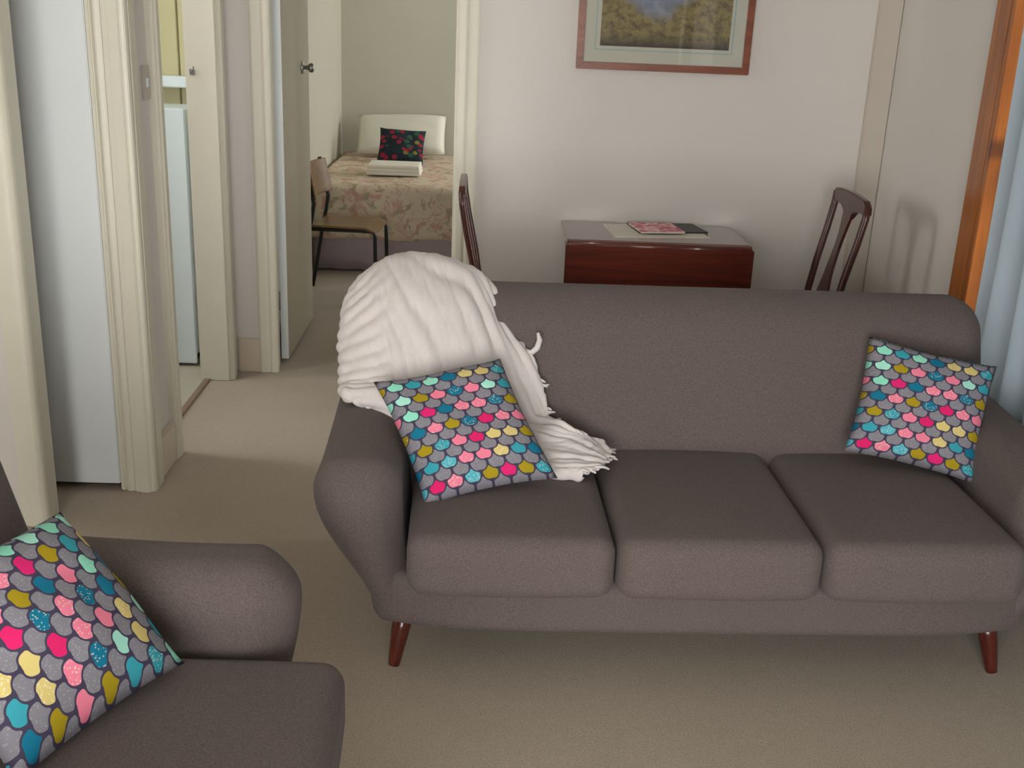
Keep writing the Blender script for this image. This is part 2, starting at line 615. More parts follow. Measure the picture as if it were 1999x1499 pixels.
# vertical tongue-and-groove boards seen through the left doorway, each a piece of its own
bw = 0.088
bme = None
for k in range(16):
    x0 = -1.235 - (k + 1) * bw
    if bme is None:
        o = MB().box(0.004, bw - 0.004, 5.284, 5.301, 0.01, CZ - 0.01).build('board', BOARD, wet, bevel=0.003)
        bme = o.data
        o.location.x = x0
    else:
        o = bpy.data.objects.new('board', bme)
        COL.objects.link(o)
        o.parent = wet
        o.location.x = x0
struct(MB().box(-3.1, -1.235, 5.225, 5.285, 1.235, 1.285).build('trim_1', ENAMEL, bevel=0.006), 'white ledge rail on the boarded wall')


def window_unit(name, axis, pos, wv, label):
    """timber sash with mullion and panes set in an opening; axis is the wall normal axis"""
    a0, a1, z0, z1 = wv
    mb = MB()
    t = 0.05

    def bx(u0, u1, c, d, w0, w1):
        if axis == 'x':
            return (w0, w1, u0, u1, c, d)
        return (u0, u1, w0, w1, c, d)
    mid = (a0 + a1) / 2
    for u0, u1, c, d in ((a0, a0 + t, z0, z1), (a1 - t, a1, z0, z1), (a0, a1, z0, z0 + t), (a0, a1, z1 - t, z1)):
        mb.box(*bx(u0, u1, c, d, pos - 0.02, pos + 0.02))
    if a1 - a0 > 1.2:
        mb.box(*bx(mid - 0.025, mid + 0.025, z0, z1, pos - 0.02, pos + 0.02))
    o = struct(mb.build(name, PINE if name == 'window_2' else TRIM), label)
    MB().box(*bx(a0 + t, a1 - t, z0 + t, z1 - t, pos - 0.003, pos + 0.003)).build('pane', GLASS, o)
    return o


window_unit('window_1', 'y', -1.68, WIN_REAR, 'wide window behind the viewer')
window_unit('window_2', 'x', 1.83, WIN_CURTAIN, 'pine framed window behind the blue curtain')
window_unit('window_3', 'x', 1.83, WIN_SIDE, 'narrow side window')
window_unit('window_4', 'x', -3.18, WIN_BATH, 'window of the room beyond the left doorway')
window_unit('window_5', 'x', 2.28, WIN_BED, 'bedroom window')

TN = [1]


def trim(mat, boxes, label=None, bevel=0.004):
    TN[0] += 1
    mb = MB()
    for b in boxes:
        mb.box(*b)
    return struct(mb.build('trim_%d' % TN[0], mat, bevel=bevel), label)


def trim_poly(mat, poly, z0, z1, label=None):
    """vertical moulding with a plan outline"""
    TN[0] += 1
    o = MB().prism(poly, z0, z1, 'z').build('trim_%d' % TN[0], mat, bevel=0.002)
    return struct(o, label)


ZT = 2.12
# pine window casing on the right wall and its reveal lining
trim(PINE, [(1.715, 1.742, 3.79, 3.908, 0.42, 2.3)], 'knotty pine window architrave')
trim(PINE, [(1.715, 1.85, 3.765, 3.792, 0.5, 2.15)], 'pine reveal lining of the curtained window')
trim(PINE, [(1.715, 1.742, 1.2, 3.79, 2.15, 2.27)], 'pine head board over the curtained window')
trim(PINE, [(1.69, 1.85, 1.2, 3.79, 0.46, 0.5)], 'pine sill of the curtained window')
# cover strip in the corner of front wall and right wall
trim(COVER, [(1.640, 1.738, 4.852, 4.885, 0, CZ)], 'grey cream cover strip in the right corner')
# end of the near left wall return: bullnose board
trim_poly(TRIM, [(-1.362, 3.312), (-1.352, 3.312), (-1.352, 3.236), (-1.356, 3.224), (-1.366, 3.216), (-1.38, 3.214), (-1.43, 3.218), (-1.43, 3.236), (-1.362, 3.236)], 0, CZ, 'cream bullnose end board of the near left wall')
# architrave of the pale flush door: stepped moulding with plan outline
trim_poly(TRIM, [(-1.2, 3.535), (-1.2, 3.517), (-1.185, 3.507), (-1.168, 3.512), (-1.160, 3.503), (-1.146, 3.503), (-1.143, 3.497), (-1.112, 3.497), (-1.108, 3.505), (-1.096, 3.508), (-1.092, 3.518), (-1.092, 3.535)], 0, ZT, 'moulded architrave beside the pale flush door')
trim(TRIM, [(-1.214, -1.198, 3.512, 3.63, 0, 2.06)], 'jamb of the pale flush door')
trim(TRIM, [(-2.05, -1.1, 3.503, 3.535, 2.06, 2.16)], 'head of the pale flush door')
# corner post and side architrave leading into the left doorway
trim(TRIM, [(-1.122, -1.09, 3.535, 3.60, 0, CZ)], 'corner board at the hall')
trim(SKIRT, [(-1.122, -1.1, 3.60, 3.80, 0, 0.15)], 'short skirting at the hall corner')
trim_poly(TRIM, [(-1.122, 3.80), (-1.1, 3.80), (-1.094, 3.806), (-1.097, 3.822), (-1.09, 3.828), (-1.09, 3.862), (-1.098, 3.868), (-1.122, 3.868)], 0, ZT, 'near architrave of the left doorway')
trim(TRIM, [(-1.24, -1.11, 3.856, 3.876, 0, 2.06)], 'near jamb of the left doorway')
trim(TRIM, [(-1.24, -1.205, 3.874, 3.888, 0, 2.06)], 'near door stop of the left doorway')
trim(TRIM, [(-1.24, -1.11, 4.722, 4.742, 0, 2.06)], 'far jamb of the left doorway')
trim_poly(TRIM, [(-1.122, 4.742), (-1.122, 4.735), (-1.098, 4.735), (-1.09, 4.742), (-1.09, 4.78), (-1.097, 4.79), (-1.095, 4.815), (-1.122, 4.82)], 0, ZT, 'far architrave of the left doorway')
trim(TRIM, [(-1.122, -1.09, 3.765, 4.82, 2.06, 2.16)], 'head of the left doorway')
# front wall: skirting and bedroom doorway
trim(SKIRT, [(-1.10, -1.0, 4.866, 4.885, 0, 0.16)], 'pinkish skirting between the two doorways')
trim_poly(TRIM, [(-1.005, 4.885), (-1.005, 4.868), (-0.995, 4.862), (-0.965, 4.862), (-0.955, 4.868), (-0.945, 4.862), (-0.928, 4.862), (-0.919, 4.868), (-0.917, 4.885)], 0, ZT, 'left architrave of the bedroom doorway')
trim_poly(TRIM, [(-0.13, 4.885), (-0.128, 4.868), (-0.118, 4.862), (-0.092, 4.862), (-0.085, 4.868), (-0.07, 4.862), (-0.042, 4.864), (-0.034, 4.87), (-0.034, 4.885)], 0, ZT, 'right architrave of the bedroom doorway')
trim(TRIM, [(-0.955, -0.932, 4.875, 4.99, 0, 2.06)], 'left jamb of the bedroom doorway')
trim(TRIM, [(-0.135, -0.115, 4.875, 4.99, 0, 2.06)], 'right jamb of the bedroom doorway')
trim(TRIM, [(-1.005, -0.034, 4.862, 4.885, 2.06, 2.16)], 'head of the bedroom doorway')
trim(SKIRT, [(-0.034, 1.64, 4.866, 4.885, 0, 0.14)], 'skirting under the picture wall')
trim(SKIRT, [(1.722, 1.742, -1.6, 4.86, 0, 0.14)], 'skirting of the window wall')
trim(THRESH, [(-1.225, -1.198, 3.64, 4.735, 0.0, 0.009)], 'threshold strip of the left doorway', 0.002)
# strike plates
sw = empty('light_switch', (-1.12, 3.755, 1.35))
tag(sw, 'small grey light switch plate on the wall beside the left doorway', 'light switch')
MB().box(-0.001, 0.008, -0.032, 0.032, -0.055, 0.055).build('plate', COVER, sw, bevel=0.002)
MB().box(0.008, 0.013, -0.008, 0.008, -0.014, 0.014).build('rocker', ENAMEL, sw, bevel=0.001)
lt = empty('latch_hook', (-1.213, 4.722, 1.335))
tag(lt, 'tiny metal hook latch on the far jamb of the left doorway', 'latch')
MB().box(-0.008, 0.012, -0.004, 0.001, -0.012, 0.012).build('plate', STEEL, lt, bevel=0.001)
MB().tube([(0.0, -0.003, 0), (0.004, -0.02, 0.002), (0.012, -0.022, 0.012), (0.013, -0.016, 0.022)], 0.003, 6).build('hook', STEEL, lt, True)

# flush door in the left
d1 = struct(MB().box(-1.985, -1.216, 3.515, 3.552, 0.024, 2.05).build('door_1', DOORW, bevel=0.003), 'closed pale flush door at the left')
trim(LEG, [(-2.0, -1.205, 3.56, 3.63, 0, 2.06)], 'unseen dark panel added behind the pale flush door to block light')  # added to stop side-room light leaking through the gap under the door
# bedroom door, opened into the bedroom against the left
d2 = struct(MB().box(-0.934, -0.899, 5.032, 5.79, 0.018, 2.04).build('door_2', DOORB, bevel=0.003), 'open cream bedroom door seen edge on')
MB().box(-0.9335, -0.8995, 5.0295, 5.0335, 0.018, 2.04).build('lit_edge', DOORW, d2)  # paler strip: light caught by the near edge, put in as colour
MB().lathe([(0.0, -0.8995), (0.03, -0.8995), (0.031, -0.895), (0.024, -0.89), (0.0, -0.89)], 20, (0, 5.585, 1.328), 'x').build('rosette', CHROME, d2, True)
MB().lathe([(0.009, -0.897), (0.009, -0.875), (0.014, -0.869), (0.021, -0.862), (0.023, -0.853), (0.019, -0.845), (0.008, -0.841), (0.001, -0.84)], 20, (0, 5.585, 1.328), 'x').build('knob', STEEL, d2, True)
for z in (0.3, 1.75):
    MB().tube([(-0.938, 5.024, z - 0.045), (-0.938, 5.024, z + 0.045)], 0.007, 10).build('hinge', STEEL, d2, True)

# ------------------------------------------------------------------ sofa and armchair
def upholstered(name, loc, rz, hw, ncush, arm_set=0.0, back_w=0.165, lean_k=0.40):
    """mid-century seat; local front looks to -y, origin on the floor under the front edge"""
    t = empty(name, loc, rz)

    def base_def(x, y, z):
        k = smooth01((z - 0.13) / 0.2)
        x2 = x * (1 + 0.03 * k)
        fr = 1 - smooth01(y / 0.35)
        e = abs(x) / (hw + 0.07)
        return (x2, y + fr * (0.05 * e ** 6 - 0.012), z)
    soft('base', SOFA, t, -hw - 0.085, hw + 0.085, 0.0, 0.82, 0.135, 0.285, 0.035, mid=(24, 10, 4), deform=base_def)
    MB().box(-hw, hw, 0.06, 0.78, 0.128, 0.14).build('underside_cloth', SOFA_DK, t)
    for s in (-1, 1):
        def arm_def(a, y, z, s=s):
            k = smooth01((z - 0.12) / 0.36)
            c = hw + 0.038 + 0.085 * k
            wdt = 0.44 + 0.56 * k
            fr = 1 - smooth01((y + 0.02) / 0.22)
            yy = y + fr * (0.055 * (1 - k) + 0.02 * smooth01((z - 0.48) / 0.1) + 0.035 * (a / 0.105) ** 2 + arm_set)
            zz = z + 0.02 * smooth01((y - 0.2) / 0.6) * k
            # the front of the arm swells a little and tucks in towards the leg
            return (s * (c + a * wdt * (1 + 0.05 * fr * k)), yy, zz)
        soft('arm', SOFA, t, -0.105, 0.105, -0.025, 0.80, 0.135, 0.575, 0.085, seg=6, mid=(4, 12, 10), deform=arm_def)

    def back_def(x, y, z):
        lean = (z - 0.4) * lean_k
        e = abs(x) / (hw + 0.15)
        belly = 0.022 * math.sin(math.pi * min(1, max(0, (z - 0.38) / 0.5))) * (1 - e ** 4)
        yy = y + lean - (belly if y < 0.6 else 0)
        wr = 1 - 0.045 * smooth01((0.62 - z) / 0.4)
        return (x * wr, yy, z)
    soft('backrest', SOFA, t, -hw - back_w, hw + back_w, 0.5, 0.70, 0.2, 0.852, 0.095, seg=6, mid=(24, 4, 10), deform=back_def)
    wc = 2 * hw / ncush
    for k in range(ncush):
        x0 = -hw + k * wc

        def cush_def(x, y, z, x0=x0):
            u = (x - x0) / wc * 2 - 1
            v = (y + 0.085) / 0.65 * 2 - 1
            top = max(0, (z - 0.3) / 0.135)
            return (x, y - 0.012 * (1 - u * u) * (1 - v) * 0.5, z + 0.014 * top * (1 - u ** 2) * (1 - min(1, abs(v)) ** 3))
        soft('seat_cushion', SOFA, t, x0 + 0.003, x0 + wc - 0.003, -0.085, 0.565, 0.272, 0.432, 0.045, seg=5, mid=(14, 14, 4), deform=cush_def)
    for sx in (-1, 1):
        for (ty, fy) in ((0.10, 0.065), (0.70, 0.76)):
            x_t, x_f = sx * (hw + 0.008), sx * (hw + 0.032)
            pts = [(x_t + (x_f - x_t) * q, ty + (fy - ty) * q, 0.142 - 0.142 * q) for q in (0, 0.3, 0.6, 0.9, 1.0)]
            MB().tube(pts, [0.027, 0.0245, 0.021, 0.0165, 0.015], 16).build('leg', LEG, t, True)
    return t


sofa = upholstered('sofa', (0.60, 2.43, 0), R(1.2), 0.76, 3)
tag(sofa, 'long charcoal brown three-seat sofa with red-brown tapered legs on the carpet', 'sofa')
chair_a = upholstered('armchair', (-0.32, 1.50, 0), R(90), 0.345, 1, 0.045, 0.215, 0.27)
tag(chair_a, 'charcoal brown upholstered armchair in the lower left foreground', 'armchair')


# ------------------------------------------------------------------ scatter cushions
def pillow(name, center, e1, e2, thick, mat, seed=0, nseg=26, plump=0.45, pinch=0.06):
    """soft square cushion: e1, e2 full edge vectors (right and down); bulges along the normal towards the viewer"""
    e1, e2 = Vector(e1), Vector(e2)
    n = e1.cross(e2).normalized()
    if n.y > 0:
        n = -n
    c = Vector(center)
    verts, faces, uvs = [], [], []
    N = nseg
    for side in (1, -1):
        for j in range(N + 1):
            for i in range(N + 1):
                a, b = -1 + 2 * i / N, -1 + 2 * j / N
                h = ((1 - a * a) * (1 - b * b)) ** plump
                pa = a * (1 - pinch * (1 - b * b))
                pb = b * (1 - pinch * (1 - a * a))
                wr = noise.noise(Vector((a * 2.2 + seed, b * 2.2, side * 0.7))) * 0.10 + noise.noise(Vector((a * 6 + seed, b * 6, side))) * 0.035
                edge = (1 - abs(a) ** 8) * (1 - abs(b) ** 8)
                d = side * thick * 0.5 * (h + wr * edge * min(1, h * 2))
                sag = 0.012 * noise.noise(Vector((a * 1.3 + seed * 2, b * 1.3, 5)))
                verts.append(e1 * (pa * 0.5) + e2 * (pb * 0.5) + n * (d + sag))
                uvs.append(((a + 1) / 2, (b + 1) / 2))
    M = (N + 1) * (N + 1)
    for s in (0, 1):
        for j in range(N):
            for i in range(N):
                q = [s * M + j * (N + 1) + i, s * M + j * (N + 1) + i + 1, s * M + (j + 1) * (N + 1) + i + 1, s * M + (j + 1) * (N + 1) + i]
                faces.append(tuple(q if s else reversed(q)))
    me = mesh_from(name, verts, faces)
    uvl = me.uv_layers.new(name='UVMap')
    for lp in me.loops:
        uvl.data[lp.index].uv = uvs[lp.vertex_index]
    bm = bmesh.new()
    bm.from_mesh(me)
    bmesh.ops.remove_doubles(bm, verts=bm.verts, dist=0.0004)
    bmesh.ops.recalc_face_normals(bm, faces=bm.faces)
    bm.to_mesh(me)
    bm.free()
    me.shade_smooth()
    o = link(name, me, mat)
    o.location = c
    return o


GC = 'fish-scale print cushions'
cl = pillow('scatter_cushion', (-0.030, 2.690, 0.577), (0.335, 0.075, 0.055), (0.155, -0.235, -0.245), 0.13, SCALES, 1)
tag(cl, 'multicoloured fish-scale print cushion leaning on the white throw', 'cushion', GC)
cr = pillow('scatter_cushion', (1.245, 2.885, 0.605), (0.345, -0.08, -0.055), (-0.085, -0.165, -0.29), 0.13, SCALES, 4)
tag(cr, 'multicoloured fish-scale print cushion at the curtain end of the sofa', 'cushion', GC)
ca = pillow('scatter_cushion', (-0.725, 1.650, 0.580), (0.250, -0.135, -0.235), (-0.165, -0.345, 0.005), 0.15, SCALES_BIG, 9)
tag(ca, 'large-looking fish-scale print cushion propped on the armchair', 'cushion', GC)

# ------------------------------------------------------------------ throw blanket
ROWS = [
    [(-0.33, 3.41, 0.52), (-0.27, 3.43, 0.50), (-0.2, 3.44, 0.5), (-0.12, 3.43, 0.5), (-0.04, 3.42, 0.52), (0.02, 3.40, 0.55)],
    [(-0.34, 3.36, 0.76), (-0.275, 3.37, 0.80), (-0.2, 3.38, 0.82), (-0.12, 3.37, 0.81), (-0.035, 3.36, 0.79), (0.025, 3.34, 0.74)],
    [(-0.35, 3.21, 0.840), (-0.282, 3.2, 0.895), (-0.21, 3.2, 0.914), (-0.123, 3.2, 0.910), (-0.025, 3.2, 0.874), (0.036, 3.17, 0.83)],
    [(-0.378, 3.1, 0.786), (-0.28, 3.06, 0.842), (-0.185, 3.05, 0.858), (-0.084, 3.06, 0.844), (0.013, 3.06, 0.795), (0.085, 3.07, 0.725)],
    [(-0.378, 3.02, 0.686), (-0.278, 2.96, 0.734), (-0.17, 2.95, 0.75), (-0.064, 2.96, 0.739), (0.045, 2.98, 0.703), (0.160, 2.99, 0.666)],
    [(-0.360, 2.92, 0.609), (-0.256, 2.88, 0.641), (-0.158, 2.88, 0.644), (-0.045, 2.90, 0.629), (0.085, 2.935, 0.595), (0.192, 2.95, 0.57)],
    [(-0.333, 2.84, 0.606), (-0.228, 2.80, 0.600), (-0.137, 2.80, 0.545), (-0.012, 2.84, 0.520), (0.117, 2.89, 0.508), (0.205, 2.925, 0.525)],
    [(-0.20, 2.83, 0.53), (-0.1, 2.80, 0.490), (0.01, 2.80, 0.478), (0.105, 2.80, 0.485), (0.185, 2.82, 0.505), (0.25, 2.85, 0.53)],
    [(-0.04, 2.77, 0.462), (0.05, 2.75, 0.465), (0.141, 2.745, 0.472), (0.217, 2.76, 0.482), (0.272, 2.81, 0.492), (0.305, 2.87, 0.495)],
    [(0.101, 2.72, 0.46), (0.182, 2.70, 0.46), (0.265, 2.715, 0.466), (0.310, 2.762, 0.470), (0.335, 2.813, 0.473), (0.345, 2.865, 0.47)],
    [(0.238, 2.71, 0.457), (0.291, 2.69, 0.457), (0.335, 2.72, 0.457), (0.355, 2.772, 0.457), (0.366, 2.82, 0.457), (0.366, 2.865, 0.457)],
]
# the left selvage wraps round the end of the backrest
for k, rw in enumerate(ROWS):
    if 2 <= k <= 5:
        rw.insert(0, (rw[0][0] + 0.004, rw[0][1] + 0.13, rw[0][2] - 0.05))
    else:
        rw.insert(0, (rw[0][0] - 0.01, rw[0][1] + 0.01, rw[0][2] - 0.004))


def catmull(p, t):
    n = len(p) - 1
    x = min(max(t, 0), 0.999999) * n
    i = int(x)
    f = x - i
    g = lambda k: Vector(p[max(0, min(n, k))])
    a, b, c, d = g(i - 1), g(i), g(i + 1), g(i + 2)
    return 0.5 * ((2 * b) + (c - a) * f + (2 * a - 5 * b + 4 * c - d) * f * f + (3 * b - a - 3 * c + d) * f ** 3)


def throw_point(s, v):
    return catmull([catmull(rw, s) for rw in ROWS], v)


NS, NV = 110, 170
grid = []
for j in range(NV + 1):
    v = j / NV
    rowsp = [throw_point(i / NS, v) for i in range(NS + 1)]
    grid.append(rowsp)
tv = []
for j in range(NV + 1):
    for i in range(NS + 1):
        s, v = i / NS, j / NV
        p = grid[j][i]
        du = grid[j][min(i + 1, NS)] - grid[j][max(i - 1, 0)]
        dv = grid[min(j + 1, NV)][i] - grid[max(j - 1, 0)][i]
        n = dv.cross(du)
        n = n.normalized() if n.length > 1e-9 else Vector((0, -1, 0))
        # long folds running down from the crest, sideways ruffles at the left selvage
        wob = noise.noise(Vector((s * 2.5, v * 3.5, 1.7)))
        wob2 = noise.noise(Vector((s * 7, v * 5, 4.1)))
        wob3 = noise.noise(Vector((s * 4.0 - v * 1.5, v * 2.0, 8.3)))
        ph1 = (s * 7.5 - v * 3.4 + wob * 2.2) * 2 * math.pi
        ph2 = (v * 30 + s * 4.0 + wob * 2.0) * 2 * math.pi
        k = smooth01((s - 0.22) / 0.3)
        fold = k * (math.sin(ph1) * 0.008 + math.sin(ph1 * 1.7 + 1.0 + wob2 * 3) * 0.006) + (1 - k) * (math.sin(ph2) * 0.0042 + 0.010 * wob2)
        crest = smooth01((v - 0.16) / 0.22)
        amp = (0.25 + 0.9 * abs(wob3) * 1.6 + 0.3 * abs(wob2)) * (0.25 + 0.95 * crest)
        if v > 0.72:
            amp *= 0.8
        fine = 0.003 * noise.noise(Vector((s * 46, v * 34, 0))) + 0.0045 * noise.noise(Vector((s * 20, v * 22, 3)))
        q = p + n * (0.012 + fold * amp + fine)
        # ragged edges
        if s < 0.02 or s > 0.98:
            q += Vector((0.005 * noise.noise(Vector((v * 60, s, 2))), 0, 0.004 * noise.noise(Vector((v * 60, s, 9)))))
        tv.append(q)
tf = [(j * (NS + 1) + i, j * (NS + 1) + i + 1, (j + 1) * (NS + 1) + i + 1, (j + 1) * (NS + 1) + i) for j in range(NV) for i in range(NS)]
throw = empty('throw_blanket', (0, 0, 0))
tag(throw, 'crumpled off-white throw blanket draped over the left end of the sofa back', 'blanket')
tm = mesh_from('cloth', tv, tf, True)
cl_o = link('cloth', tm, THROW, throw)
sol = cl_o.modifiers.new('thickness', 'SOLIDIFY')
sol.thickness = 0.012
sol.offset = 0.0
sub = cl_o.modifiers.new('round', 'SUBSURF')
sub.levels = sub.render_levels = 1
# fringe strands along the right selvage and the tail end
fr = MB()
for k in range(32):
    if k < 16:
        v = 0.40 + 0.42 * random.random() + random.uniform(-0.008, 0.008)
        p = tv[int(v * NV) * (NS + 1) + NS]
        d = Vector((0.8 + random.uniform(-.3, .3), random.uniform(-.5, .1), random.uniform(-.6, .5)))
    else:
        s = (k - 16) / 15
        p = tv[NV * (NS + 1) + int(s * NS)]
        d = Vector((0.9, random.uniform(-.6, .3) - 0.4 * (1 - s), random.uniform(-.25, .05)))
    d.normalize()
    ln = random.uniform(0.010, 0.026)
    bend = Vector((random.uniform(-.3, .3), random.uniform(-.3, .3), random.uniform(-.5, .2))) * ln
    q0 = p - d * 0.01
    q3 = p + d * ln + bend * 0.5
    if q3.z < 0.452:
        q3.z = 0.452
    fr.tube([q0, p + d * ln * 0.35, p + d * ln * 0.75 + bend * 0.2, q3], [0.0045, 0.004, 0.0035, 0.002], 6)
fo = fr.build('fringe', THROW, throw, True)
fo['kind'] = 'stuff'
tp = [Vector(tv[int(0.37 * NV) * (NS + 1) + NS])]
b0 = tp[0]
MB().tube([b0 + Vector((-0.015, 0.0, 0.0)), b0 + Vector((0.01, -0.008, -0.005)), b0 + Vector((0.026, -0.012, 0.012)), b0 + Vector((0.032, -0.01, 0.035)), b0 + Vector((0.026, -0.006, 0.055))],
          [0.008, 0.009, 0.009, 0.008, 0.004], 10).build('tassel', THROW, throw, True)

# ------------------------------------------------------------------ dining table, papers
tb = empty('dining_table', (0.722, 4.64, 0))
tag(tb, 'dark red-brown drop-leaf dining table standing against the picture wall', 'table')


def round_rect(x0, x1, y0, y1, rs, n=8):
    pts = []
    for (cx, cy, a0, r) in ((x1 - rs[0], y1 - rs[0], 0, rs[0]), (x0 + rs[1], y1 - rs[1], 90, rs[1]), (x0 + rs[2], y0 + rs[2], 180, rs[2]), (x1 - rs[3], y0 + rs[3], 270, rs[3])):
        for k in range(n + 1):
            a = R(a0 + 90 * k / n)
            pts.append((cx + r * math.cos(a), cy + r * math.sin(a)))
    return pts


MB().prism(round_rect(-0.375, 0.375, -0.215, 0.215, (0.09, 0.02, 0.012, 0.012)), 0.733, 0.755, 'z').build('tabletop', POLISH, tb, bevel=0.004)
# the front leaf hangs down, its rule joint rounded over, lower corners rounded
leaf = [(-0.382, 0.738), (0.388, 0.738)] + [(0.308 + 0.08 * math.cos(R(a)), 0.58 - 0.08 * math.sin(R(a))) for a in range(0, 91, 10)] + [(-0.302 - 0.08 * math.sin(R(a)), 0.58 - 0.08 * math.cos(R(a))) for a in range(0, 91, 10)]
MB().prism(leaf, -0.243, -0.222, 'y').build('drop_leaf', MAHOG, tb, bevel=0.004)
MB().tube([(-0.372, -0.221, 0.735), (0.378, -0.221, 0.735)], 0.0195, 14).build('rule_joint', MAHOG, tb, True)
for nm, bx in (('apron', (-0.34, 0.34, -0.19, -0.17, 0.63, 0.733)), ('apron', (-0.34, 0.34, 0.17, 0.19, 0.63, 0.733)), ('apron', (-0.34, -0.32, -0.17, 0.17, 0.63, 0.733)), ('apron', (0.32, 0.34, -0.17, 0.17, 0.63, 0.733))):
    MB().box(*bx).build(nm, MAHOG, tb, bevel=0.002)
for sx in (-1, 1):
    for sy in (-1, 1):
        MB().tube([(sx * 0.325, sy * 0.175, 0.72), (sx * 0.325, sy * 0.175, 0.6), (sx * 0.33, sy * 0.178, 0.3), (sx * 0.335, sy * 0.18, 0.0)], [0.028, 0.027, 0.021, 0.016], 14).build('leg', MAHOG, tb, True)
pp = MB().prism([(0.53, 4.80), (0.55, 4.50), (0.955, 4.55), (0.93, 4.83)], 0.7552, 0.7575, 'z').build('paper_sheet', PAPER)
tag(pp, 'pale place mat of paper lying flat on the dining table', 'paper')
dk = MB().prism([(0.635, 4.815), (0.66, 4.60), (0.965, 4.645), (0.93, 4.84)], 0.7577, 0.764, 'z').build('folder', DARKPAPER, bevel=0.001)
tag(dk, 'dark flat folder under the pink booklet on the dining table', 'folder')
pk = empty('booklet', (0.745, 4.685, 0.764))
pk.rotation_euler.z = R(8)
tag(pk, 'pink and white booklet on top of the dark folder', 'booklet')
MB().box(-0.095, 0.095, -0.11, 0.10, 0.0, 0.006).build('pages', PAPER, pk, bevel=0.001)
MB().box(-0.096, 0.096, -0.111, 0.101, 0.006, 0.0075).build('cover', PINKPAPER, pk)


# ------------------------------------------------------------------ dining chairs
def dining_chair(loc, rz):
    """splat-back chair, local front -y"""
    t = empty('dining_chair', loc, rz)
    prof = [(0.275, 0.0), (0.235, 0.2), (0.205, 0.44), (0.208, 0.56), (0.228, 0.68), (0.258, 0.82), (0.276, 0.92), (0.280, 0.972)]
    for s in (-1, 1):
        xs = [0.165, 0.175, 0.185, 0.186, 0.19, 0.196, 0.198, 0.196]
        MB().tube([(s * x, y, z) for x, (y, z) in zip(xs, prof)], [(0.015, 0.02)] * 3 + [(0.014, 0.019)] * 5, 12, flat=(0, 1, 0)).build('stile', CHAIRW, t, True)
    # crest rail: yoke shaped, lower edge swept down into the splat
    n = 24
    top, bot = [], []
    for k in range(n + 1):
        x = -0.214 + 0.428 * k / n
        e = abs(x) / 0.214
        zt = 0.985 + 0.012 * (1 - e * e) - 0.02 * max(0, e - 0.85) / 0.15
        zb = 0.935 - 0.05 * math.exp(-(x / 0.06) ** 2)
        top.append((x, zt))
        bot.append((x, zb))
    mb = MB()
    mb.prism(top + list(reversed(bot)), -0.012, 0.012, 'y')
    cr_ = mb.build('crest_rail', CHAIRW, t, bevel=0.003)
    cr_.location.y = 0.280
    # vase shaped splat following the rake
    vs, fs = [], []
    m_ = 24
    for k in range(m_ + 1):
        q = k / m_
        z = 0.46 + 0.46 * q
        for a, b in zip(prof[2:-1], prof[3:]):
            if a[1] <= z <= b[1] + 1e-6:
                y = a[0] + (b[0] - a[0]) * (z - a[1]) / (b[1] - a[1])
                break
        hwid = 0.034 + 0.030 * math.exp(-((q - 0.22) / 0.16) ** 2) + 0.016 * math.exp(-((q - 1.0) / 0.12) ** 2) - 0.008 * math.exp(-((q - 0.7) / 0.15) ** 2)
        vs += [(-hwid, y - 0.006, z), (hwid, y - 0.006, z), (hwid, y + 0.006, z), (-hwid, y + 0.006, z)]
    for k in range(m_):
        for c in range(4):
            fs.append((k * 4 + c, k * 4 + (c + 1) % 4, k * 4 + 4 + (c + 1) % 4, k * 4 + 4 + c))
    fs += [(0, 3, 2, 1), (m_ * 4, m_ * 4 + 1, m_ * 4 + 2, m_ * 4 + 3)]
    MB().add(vs, fs).build('splat', CHAIRW, t)
    MB().box(-0.18, 0.18, 0.18, 0.205, 0.39, 0.46).build('seat_rail', CHAIRW, t, bevel=0.003)
    MB().box(-0.195, 0.195, -0.19, -0.168, 0.39, 0.44).build('seat_rail', CHAIRW, t, bevel=0.003)
    for s in (-1, 1):
        MB().box(s * 0.187 - 0.011, s * 0.187 + 0.011, -0.17, 0.19, 0.39, 0.44).build('seat_rail', CHAIRW, t, bevel=0.003)
        MB().tube([(s * 0.18, -0.175, 0.43), (s * 0.184, -0.182, 0.3), (s * 0.18, -0.178, 0.1), (s * 0.182, -0.19, 0.0)], [0.021, 0.02, 0.014, 0.017], 14).build('leg', CHAIRW, t, True)
    soft('seat', CREAMSEAT, t, -0.198, 0.198, -0.2, 0.192, 0.43, 0.472, 0.02, seg=4, mid=(8, 8, 2))
    return t


c1 = dining_chair((0.2, 4.36, 0), R(90))
tag(c1, 'dark wooden dining chair by the bedroom doorway, seen edge on', 'chair', 'dining chairs at the table ends')
c2 = dining_chair((1.185, 4.36, 0), R(-90))
tag(c2, 'dark wooden splat-back dining chair near the right corner of the room', 'chair', 'dining chairs at the table ends')

# ------------------------------------------------------------------ framed picture
pf = empty('framed_picture', (0.745, 4.878, 1.405))
pf.rotation_euler.x = R(1.0)
tag(pf, 'framed landscape print with cream mount and red-brown frame on the wall', 'picture')
PW, PH, FWD = 0.369, 0.66, 0.03


def frame_piece(poly, y0, y1):
    return MB().prism(poly, y0, y1, 'y').build('frame_rail', FRAMEW, pf, bevel=0.003)


